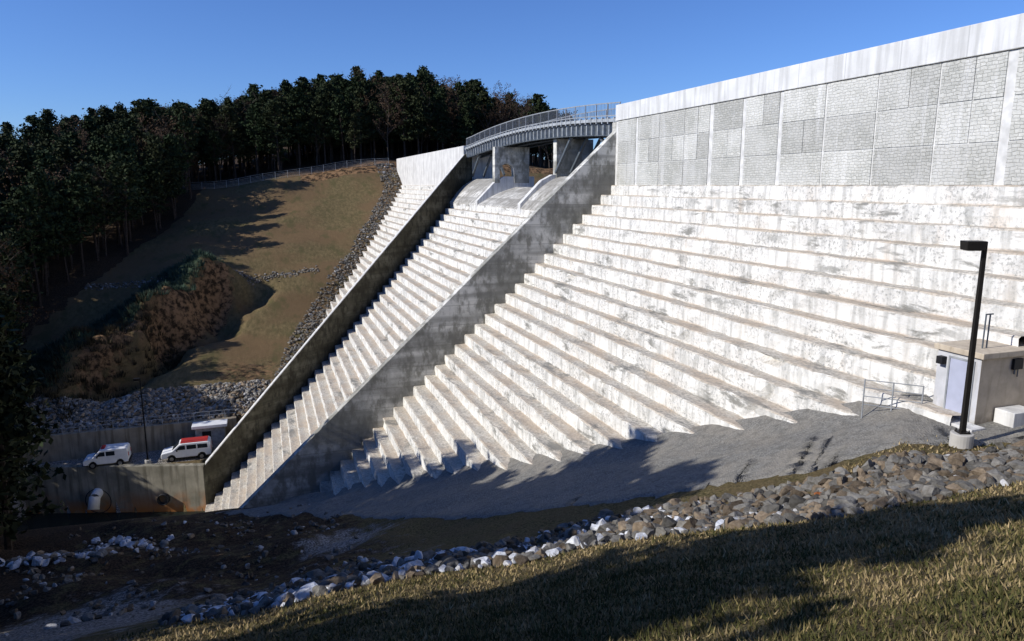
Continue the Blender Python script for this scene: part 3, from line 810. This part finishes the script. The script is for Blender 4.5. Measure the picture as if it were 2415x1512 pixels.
def rp(t0, t1, q0, q1):
    def f(r):
        ax, ay, bx, by = RA; ux, uy = bx - ax, by - ay; L = math.hypot(ux, uy); t = r.uniform(t0, t1); q = r.uniform(q0, q1); return ax + ux * t - uy / L * q, ay + uy * t + ux / L * q
    return f
brush('scrub_brush', 260, rp(.5, 1.15, -3.5, 4.5), .8, M_SCRUB, 3)
brush('weedy_grass', 900, rp(.05, 1.05, -9, -.6), .7, M_TEAL, 4)

# ------------------------------------------------------------------ grass blades
n = 150000
dd = 2.4 * np.exp(rng.random(n) * math.log(26 / 2.4)); ph = np.radians(rng.uniform(-24, 66, n))
xs = dd * np.sin(ph); ys = dd * np.cos(ph)
def in_band(x, y):
    pL = np.degrees(np.arctan2(Lc[:, 0], Lc[:, 1])); pU = np.degrees(np.arctan2(Uc[:, 0], Uc[:, 1]))
    oL = np.argsort(pL); oU = np.argsort(pU); p = np.degrees(np.arctan2(x, y)); r_ = np.hypot(x, y)
    rl = np.interp(p, pL[oL], np.hypot(Lc[:, 0], Lc[:, 1])[oL]); ru = np.interp(p, pU[oU], np.hypot(Uc[:, 0], Uc[:, 1])[oU])
    return (r_ > rl - .2), (r_ > ru)
b1, b2 = in_band(xs, ys)
gr = np.exp(-((xs + 7) / 4.5) ** 2 - ((ys - 23) / 6.5) ** 2) > .35
ok = ((~b1) & (~gr)) | (b2 & (xs > 12) & (ys < 15.8) & (xs < 20.3))
xs, ys, dd = xs[ok], ys[ok], dd[ok]; n = len(xs)
zs = H(xs, ys); hgt = rng.uniform(.02, .06, n) * (1 + .03 * dd); wd = .005 + .0014 * dd
an = rng.uniform(0, 6.28, n); lx = rng.normal(0, .7, n) * hgt; ly = rng.normal(0, .7, n) * hgt
V = np.empty((n, 3, 3)); V[:, 0] = np.stack([xs - np.cos(an) * wd, ys - np.sin(an) * wd, zs - .03], 1); V[:, 1] = np.stack([xs + np.cos(an) * wd, ys + np.sin(an) * wd, zs - .03], 1)
V[:, 2] = np.stack([xs + lx, ys + ly, zs + hgt], 1)
F = np.arange(3 * n).reshape(-1, 3)
me = fast_mesh('grass', V.reshape(-1, 3), F)
k = rng.random(n) + .35 * np.sin(xs * 1.1 + 2 * np.sin(ys * .9)) * np.sin(ys * 1.7 + xs * .4) + .35 * np.sin(xs * 4.1 + ys * 2) * np.sin(ys * 5.3)
k = k + .35 * sstep(10, 13, dd)
c = np.where((k < .45)[:, None], np.array([.066, .066, .022]), np.where((k < .9)[:, None], np.array([.175, .142, .06]), np.array([.33, .25, .13])))
c = c * rng.uniform(.7, 1.3, n)[:, None]; T = np.repeat(np.concatenate([c, np.ones((n, 1))], 1), 3, 0).astype(np.float32)
ca = me.color_attributes.new('tone', 'FLOAT_COLOR', 'POINT'); ca.data.foreach_set('color', T.ravel())
add_obj('grass', me, M_GRASS)

# ------------------------------------------------------------------ light
EL = math.radians(33); AZ = math.radians(1.5)
to_sun = Vector((-math.cos(EL) * math.cos(AZ), -math.cos(EL) * math.sin(AZ), math.sin(EL)))
sl = bpy.data.lights.new('sun', 'SUN'); sl.energy = 4.8; sl.angle = math.radians(.5); sl.color = (1, .965, .905)
so = bpy.data.objects.new('sun', sl); COL.objects.link(so); so.rotation_euler = (-to_sun).to_track_quat('-Z', 'Y').to_euler()
W = bpy.data.worlds.new('World'); S.world = W; W.use_nodes = True; wt = W.node_tree
sk = wt.nodes.new('ShaderNodeTexSky'); sk.sky_type = 'NISHITA'; sk.sun_disc = False; sk.sun_elevation = EL; sk.sun_rotation = math.radians(269)
sk.altitude = 300; sk.air_density = 1; sk.dust_density = 0.1; sk.ozone_density = 4
mx = wt.nodes.new('ShaderNodeMix'); mx.data_type = 'RGBA'; mx.blend_type = 'MULTIPLY'; mx.inputs[0].default_value = 1; mx.inputs[7].default_value = (.72, .97, 1.5, 1)
wt.links.new(sk.outputs[0], mx.inputs[6])
bg = wt.nodes['Background']; wt.links.new(mx.outputs[2], bg.inputs[0]); bg.inputs[1].default_value = .09

# ------------------------------------------------------------------ camera
cam = bpy.data.cameras.new('camera'); cam.sensor_width = 36; cam.lens = 1700 / 2415 * 36; cam.clip_end = 6000; cam.clip_start = .1
co = bpy.data.objects.new('camera', cam); COL.objects.link(co); co.location = (0, 0, 0)
co.rotation_euler = (math.radians(90 - 10.62), 0, math.radians(-18.9)); S.camera = co
